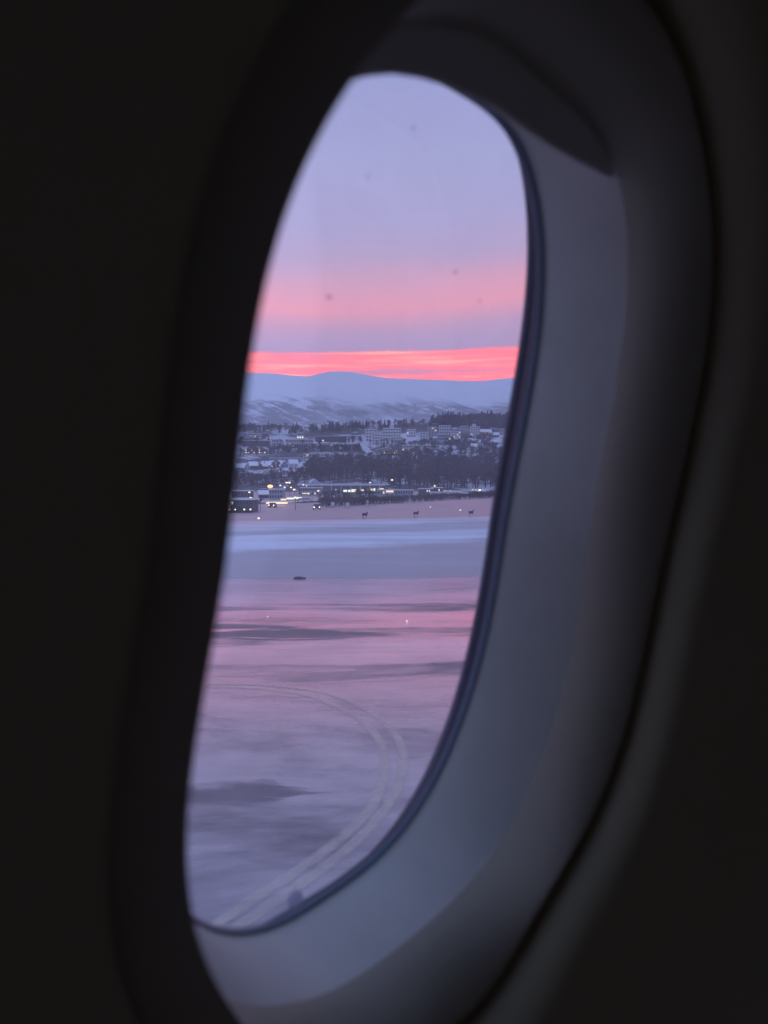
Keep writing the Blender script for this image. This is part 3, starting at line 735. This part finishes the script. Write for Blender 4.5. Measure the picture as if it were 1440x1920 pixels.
def canopy(label, x0, x1, yt, yb, mat='canopy'):
    p = on_ground((x0 + x1) / 2, yb, 80); sc = p.y / F; wd = (x1 - x0) * sc; ht = (yb - yt) * sc
    t0 = thing('canopy', label, 'canopy', p, 0, 'lit canopies beside the car park')
    boxes('roof', [((0, 2, ht + .1), (wd, 4.4, .25))], M['snow'], t0)
    boxes('light_panel', [((0, 2, ht - .35), (wd * .96, 4.0, .5))], M[mat], t0)
    for sx_ in (-.45, .45):
        boxes('post', [((wd * sx_, 2, ht / 2 - .6), (.2, .2, ht - .3))], M['metal'], t0)
canopy('small bright lit canopy, leftmost of three below the warehouse', 526, 534, 935, 942)
canopy('bright white canopy in the middle below the warehouse', 537, 549, 933, 941, 'litw')
canopy('bright canopy just right of the middle one', 551, 564, 932, 940, 'litw')
canopy('long low warm lit canopy in front of the warehouse', 498, 537, 941, 948)
canopy('orange lit canopy at the far left window edge', 436, 454, 935, 941, 'lampo')
canopy('narrow lit canopy under the hall lights', 566, 584, 924, 929)

_car = {}
def car(label, px, py, rz, paint='car_dark', lights=True, L=4.3):
    p = on_ground(px, py, 80); t0 = thing('parked_car', label, 'car', p, rz, 'cars by the car park')
    bm = bmesh.new(); box_bm(bm, (0, 0, .62), (L, 1.75, .55), .12); box_bm(bm, (-.15, 0, 1.1), (L * .55, 1.55, .5), .1, 0, .82); bm_obj('body', bm, M[paint], t0, True)
    bm = bmesh.new(); box_bm(bm, (-.15, 0, 1.12), (L * .5, 1.59, .3), 0, 0, .86); bm_obj('windows', bm, M['glass'], t0)
    for a in (-1, 1):
        for b in (-1, 1):
            bm = bmesh.new(); cyl_bm(bm, (a * L * .31, b * .88, .32), (a * L * .31, b * .68, .32), .32, None, 10); bm_obj('wheel', bm, M['tyre'], t0)
    if lights:
        for b in (-1, 1):
            bm = bmesh.new(); bmesh.ops.create_uvsphere(bm, u_segments=8, v_segments=6, radius=.16)
            for v in bm.verts: v.co += Vector((L / 2, b * .62, .68))
            bm_obj('headlight', bm, M['beam'], t0)
car('car with headlights on at the foot of the dark building, left one', 443, 961, R(-100))
car('car with headlights on in front of the dark building, right one', 464, 961, R(-80))
car('car with bright headlights on the ramp below the long canopy', 511, 952, R(-90))
car('dark car with dim lights at the edge of the field', 594, 956, R(-85))
car('pale car parked under snow beside the canopies', 566, 941, R(10), 'car_pale', False)
car('pale snowy car, second right of the canopies', 576, 941, R(12), 'car_pale', False)
car('vehicle with lights on along the right-hand road', 916, 928, R(-150), 'car_dark')
def bus():
    p = on_ground(731, 929, 80); t0 = thing('bus', 'small bus with glowing yellow windows by the pale shed', 'bus', p, R(-3))
    bm = bmesh.new(); box_bm(bm, (0, 0, 1.6), (4.2, 2.3, 2.5), .15); bm_obj('body', bm, M['car_pale'], t0)
    boxes('windows', [((0, -1.17, 2.0), (3.6, .06, .9))], M['canopy'], t0)
    for a in (-1, 1):
        bm = bmesh.new(); cyl_bm(bm, (a * 1.3, -1.16, .42), (a * 1.3, -.9, .42), .42, None, 10); bm_obj('wheel', bm, M['tyre'], t0)
bus()
def lamp(label, px, py_head, py_base, m='lamp', r_=.38):
    p = on_ground(px, py_base, 100); h = max(3.0, (py_base - py_head) / F * p.y)
    t0 = thing('street_lamp', label, 'street lamp', p, 0, 'lit street lamps around the airport')
    bm = bmesh.new(); cyl_bm(bm, (0, 0, -1), (0, 0, h), .11, .07); cyl_bm(bm, (0, 0, h), (.0, -.5, h + .12), .06); bm_obj('pole', bm, M['metal'], t0)
    bm = bmesh.new(); bmesh.ops.create_uvsphere(bm, u_segments=10, v_segments=6, radius=r_)
    for v in bm.verts: v.co = Vector((v.co.x * 1.2, v.co.y - .5, v.co.z * .7 + h))
    bm_obj('lamp_head', bm, M[m], t0, True)
for a in [('orange street lamp glowing at the left of the trees', 507, 912, 936, 'lampo', 1.0), ('street lamp left of the twin lamps', 526, 910, 932), ('left one of the twin lamps over the warehouse', 538, 905, 930, 'lamp', .5),
          ('right one of the twin lamps over the warehouse', 543, 905, 930, 'lamp', .5), ('low lamp under the twin lamps, left', 534, 914, 934), ('low lamp under the twin lamps, right', 546, 914, 934),
          ('street lamp at the left gable end of the hall', 569, 909, 929), ('dimmer lamp just right of the hall corner', 575, 911, 929, 'lamp', .28), ('warm lamp at the right end of the hall', 597, 923, 933, 'lamp', .45),
          ('lamp above the hut at the left', 468, 923, 938), ('tall lamp standing above the right end of the terminal', 735, 900, 926, 'lamp', .55), ('lamp rising over the terminal roof', 694, 905, 926, 'lamp', .4),
          ('lamp standing over the white annex roof', 815, 911, 932, 'lamp', .4), ('tall thin unlit-looking lamp by the right window edge', 898, 895, 922, 'lamp', .18),
          ('bright star-like lamp on the right-hand road', 899, 924, 931, 'beam', .5), ('orange lamp left of the bright star-like lamp', 886, 920, 930, 'lampo', .3), ('second orange lamp beside the star-like lamp', 892, 919, 930, 'lampo', .3),
          ('faint lamp right of the second orange lamp', 905, 920, 930, 'lampo', .22), ('bright lamp between warehouse and hall', 552, 918, 934, 'lamp', .5), ('lamp in front of the terminal, middle', 630, 918, 932, 'lamp', .25),
          ('dim lamp at the field edge below the canopies', 554, 951, 956, 'lamp', .2), ('dim lamp right of the dark building', 471, 950, 960, 'lamp', .25),
          ('post lamp left of the pair by the site cabin', 834, 921, 933, 'lamp', .2), ('post lamp right of the pair by the site cabin', 844, 920, 933, 'lampo', .25)]:
    lamp(*a)
for (px, lab) in ((624, 'pale square sign board at the field edge, left of two'), (652, 'pale square sign board at the field edge, right of two')):
    p = on_ground(px, 953 if px < 640 else 954, 80); sc = p.y / F; t0 = thing('sign', lab, 'sign', p, 0, 'sign boards at the field edge')
    boxes('board', [((0, 0, 8 * sc), (6.5 * sc, .08, 7 * sc))], M['sign'], t0)
    for k_ in (-1, 1): boxes('post', [((k_ * 2 * sc, .08, 2.5 * sc), (.08, .08, 6 * sc))], M['metal'], t0)
# lit dots of far windows and lamps in the town are windows of the blocks above

# roads: packed snow ribbons draped over the hillside
def road(pts, wd, n=40):
    g = [on_ground(*p, 100) for p in pts]; c = []
    for i in range(len(g) - 1):
        for k in range(n // 4): c.append(g[i].lerp(g[i + 1], k / (n // 4)))
    c.append(g[-1]); v = []; f = []
    for i, p in enumerate(c):
        d = c[min(i + 1, len(c) - 1)] - c[max(i - 1, 0)]; nn = Vector((-d.y, d.x, 0)).normalized() * wd / 2
        for s_ in (1, -1):
            q = p + nn * s_; v.append((q.x, q.y, float(terr(q.x, q.y)) + .5))
        if i: f.append((2 * i - 2, 2 * i - 1, 2 * i + 1, 2 * i))
    return struct(mesh_obj('road', v, f, M['dirtysnow']))
road([(678, 826), (681, 836), (688, 845), (697, 854), (706, 860)], 11)
road([(450, 846), (510, 846), (560, 841), (600, 836), (680, 835)], 9)
road([(450, 870), (505, 868), (566, 862), (660, 853), (720, 852)], 9)
road([(700, 853), (760, 850), (830, 848), (900, 842)], 9)
road([(840, 926), (880, 926), (930, 924)], 6)
road([(440, 941), (500, 944), (570, 942), (640, 936)], 7)
road([(440, 823), (520, 821), (600, 820), (680, 816)], 8)

# ------------------------------------------------------------------ trees
def tree_parts(seed, h, conifer=False):
    """trunk (verts, faces) and crown (verts, faces)"""
    r = random.Random(seed); bm = bmesh.new()
    lean = Vector((r.uniform(-.05, .05) * h, r.uniform(-.05, .05) * h, h * (.98 if conifer else .8)))
    cyl_bm(bm, (0, 0, -.5), lean * .55, .022 * h, .014 * h, 5); cyl_bm(bm, lean * .55, lean, .014 * h, .004 * h, 4)
    cv = []; cf = []
    def tri(a, b, c): n = len(cv); cv.extend((a, b, c)); cf.append((n, n + 1, n + 2))
    if conifer:
        for i in range(8):
            z0 = h * (.12 + .86 * i / 8); rad = h * .19 * (1 - i / 8.6) * r.uniform(.8, 1.2)
            for k in range(9):
                a = k / 9 * 6.283 + r.uniform(-.3, .3); q = rad * r.uniform(.7, 1.2)
                tri((0, 0, z0 + h * .10), (math.cos(a - .3) * q, math.sin(a - .3) * q, z0 - h * .05), (math.cos(a + .3) * q, math.sin(a + .3) * q, z0 - h * .03))
    else:
        for i in range(11):
            a = r.uniform(0, 6.283); z0 = h * r.uniform(.25, .8); L = h * r.uniform(.18, .34) * (1.15 - z0 / h * .6)
            up = r.uniform(.5, 1.3); d = Vector((math.cos(a), math.sin(a), up)).normalized()
            b0 = lean * (z0 / lean.z); b1 = b0 + d * L
            cyl_bm(bm, b0, b1, .007 * h, .002 * h, 3)
            for k in range(16):
                s = b0.lerp(b1, r.uniform(.25, 1.05))
                t1 = s + Vector((r.gauss(0, 1), r.gauss(0, 1), r.gauss(.7, .8))) * h * .075
                n = Vector((r.gauss(0, 1), r.gauss(0, 1), r.gauss(0, .4))).normalized() * h * .018
                tri(tuple(s - n), tuple(s + n), tuple(t1))
    tv = [tuple(v.co) for v in bm.verts]; bm.verts.index_update(); tf = [tuple(v.index for v in f.verts) for f in bm.faces]; bm.free()
    return tv, tf, cv, cf
PROTO = []
for s_ in range(5):
    con = s_ == 4; tv, tf, cv, cf = tree_parts(s_ + 20, 1.0, con)
    mt = bpy.data.meshes.new('trunk'); mt.from_pydata(tv, [], tf); mt.materials.append(M['bark'])
    mc = bpy.data.meshes.new('crown'); mc.from_pydata(cv, [], cf); mc.materials.append(M['conifer' if con else 'twig'])
    PROTO.append((mt, mc, np.array(tv), tf, np.array(cv), cf))
def tree(px, py, hpx, kind, label, group):
    p = on_ground(px, py, 80); h = hpx / F * p.y
    t0 = thing('bare_tree' if kind < 4 else 'spruce_tree', label, 'tree', p, random.uniform(0, 6.28), group)
    for me, nm in ((PROTO[kind][0], 'trunk'), (PROTO[kind][1], 'crown')):
        o = bpy.data.objects.new(nm, me); C.objects.link(o); o.parent = t0; o.scale = (h * random.uniform(1.0, 1.25), h * 1.15, h)
tree(489, 957, 27, 0, 'bushy dark tree beside the snow-roofed shed, left of the ramp', None)
tree(481, 955, 18, 2, 'smaller dark tree just left of the bushy one by the ramp', None)
for i in range(26):
    x = 602 + i * 4.0 + random.uniform(-2, 2)
    tree(x, 950 - (x - 600) * .03 + random.uniform(-3, 1), random.uniform(22, 34), random.randrange(4), 'dark bare tree in the belt below the terminal', 'trees in the belt below the terminal')
for i in range(24):
    x = 708 + i * 3.8 + random.uniform(-2, 2)
    tree(x, 946 - (x - 700) * .035 + random.uniform(-2, 1), random.uniform(9, 17), random.randrange(4), 'low dark bush-like tree in front of the pale shed', 'low trees in front of the pale shed')
for i in range(22):
    x = 800 + i * 5.6 + random.uniform(-2, 2)
    tree(x, 940 - (x - 800) * .05 + random.uniform(-1, 1), random.uniform(6, 10), random.randrange(4), 'low dark scrub tree along the bank above the pink field', 'low scrub along the bank')
for i in range(26):
    x = 445 + i * 4.6 + random.uniform(-2, 2)
    tree(x, 917 + random.uniform(-6, 4), random.uniform(13, 19), random.choice([0, 1, 2, 3, 0]), 'dark tree in the strip between the houses and the lamps', 'trees below the snow-roofed houses')

def in_poly(x, y, P):
    c = False; n = len(P)
    for i in range(n):
        (x1, y1), (x2, y2) = P[i], P[(i + 1) % n]
        if (y1 > y) != (y2 > y) and x < (x2 - x1) * (y - y1) / (y2 - y1) + x1: c = not c
    return c
def forest(name_, label, poly, count, h0, h1, conif=.05, wide=1.7):
    xs_ = [p[0] for p in poly]; ys_ = [p[1] for p in poly]; V = []; Fc = []; n = 0; MI = []
    k = 0
    while k < count:
        x, y = random.uniform(min(xs_), max(xs_)), random.uniform(min(ys_), max(ys_))
        if not in_poly(x, y, poly): continue
        k += 1
        p = on_ground(x, y, 150); kd = 4 if random.random() < conif else random.randrange(4)
        h = random.uniform(h0, h1) * (1.15 if kd == 4 else 1); a = random.uniform(0, 6.28); c_, s_ = math.cos(a), math.sin(a)
        for vv, ff, mi in ((PROTO[kd][2], PROTO[kd][3], 0), (PROTO[kd][4], PROTO[kd][5], 2 if kd == 4 else 1)):
            q = np.stack([(vv[:, 0] * c_ - vv[:, 1] * s_) * h * wide + p.x, (vv[:, 0] * s_ + vv[:, 1] * c_) * h * wide + p.y, vv[:, 2] * h + p.z], 1)
            V.append(q); Fc += [tuple(i + n for i in f) for f in ff]; MI += [mi] * len(ff); n += len(q)
    me = bpy.data.meshes.new(name_); me.from_pydata(np.concatenate(V).tolist(), [], Fc)
    for m_ in ('bark', 'twig', 'conifer'): me.materials.append(M[m_])
    me.polygons.foreach_set('material_index', MI)
    o = bpy.data.objects.new(name_, me); C.objects.link(o); o['kind'] = 'stuff'; o['label'] = label; o['category'] = 'wood'
    return o
forest('wood', 'wide dark wood filling the slope between terminal and town', [(585, 872), (660, 868), (700, 862), (760, 856), (830, 850), (870, 848), (940, 846), (940, 916), (860, 918), (760, 918), (690, 908), (600, 908), (560, 900)], 620, 9, 15)
forest('wood', 'dark tree strip between the snow-roofed houses and the lamps', [(440, 892), (490, 899), (560, 888), (600, 882), (600, 908), (440, 914)], 120, 5, 8.5)
forest('wood', 'dark hilltop wood above the white blocks at right', [(806, 797), (850, 794), (960, 794), (960, 803), (900, 803), (806, 801)], 170, 16, 26, .4)
forest('wood', 'thin tree line along the crest at the left', [(440, 806), (560, 806), (680, 800), (800, 796), (800, 800), (700, 806), (560, 814), (440, 812)], 150, 10, 17, .3)
forest('wood', 'dark strip of trees across the upper slope at left', [(500, 846), (600, 843), (675, 845), (675, 851), (560, 850), (450, 858), (450, 852)], 120, 7, 12)
forest('wood', 'trees among the white blocks below the crest', [(690, 836), (750, 834), (830, 832), (860, 828), (930, 822), (930, 842), (880, 846), (830, 840), (740, 842)], 130, 7, 12)
forest('wood', 'trees scattered between the terraces at the upper left', [(450, 826), (560, 838), (680, 824), (680, 832), (590, 832), (500, 842), (450, 840)], 80, 7, 12)
forest('scrub', 'low dark scrub along the far edge of the airfield', [(600, 944), (700, 941), (820, 935), (930, 926), (930, 933), (820, 939), (700, 946), (600, 950)], 420, 1.2, 2.6, 0, 3.0)

# ------------------------------------------------------------------ air
hz = bpy.data.materials.new('haze'); hz.use_nodes = True
t = NT(hz.node_tree); t.n.clear()
o = t.add('ShaderNodeOutputMaterial'); pv = t.add('ShaderNodeVolumePrincipled')
pv.inputs['Color'].default_value = (.86, .89, .97, 1); pv.inputs['Density'].default_value = 9e-5; pv.inputs['Anisotropy'].default_value = 0.0
t.l.new(pv.outputs[0], o.inputs['Volume'])
bm = bmesh.new(); box_bm(bm, (0, 3300, 599), (10800, 7600, 1206))
hb = bm_obj('haze', bm, hz); hb['kind'] = 'stuff'; hb['label'] = 'thin blue dusk haze over the airfield and town'; hb['category'] = 'haze'
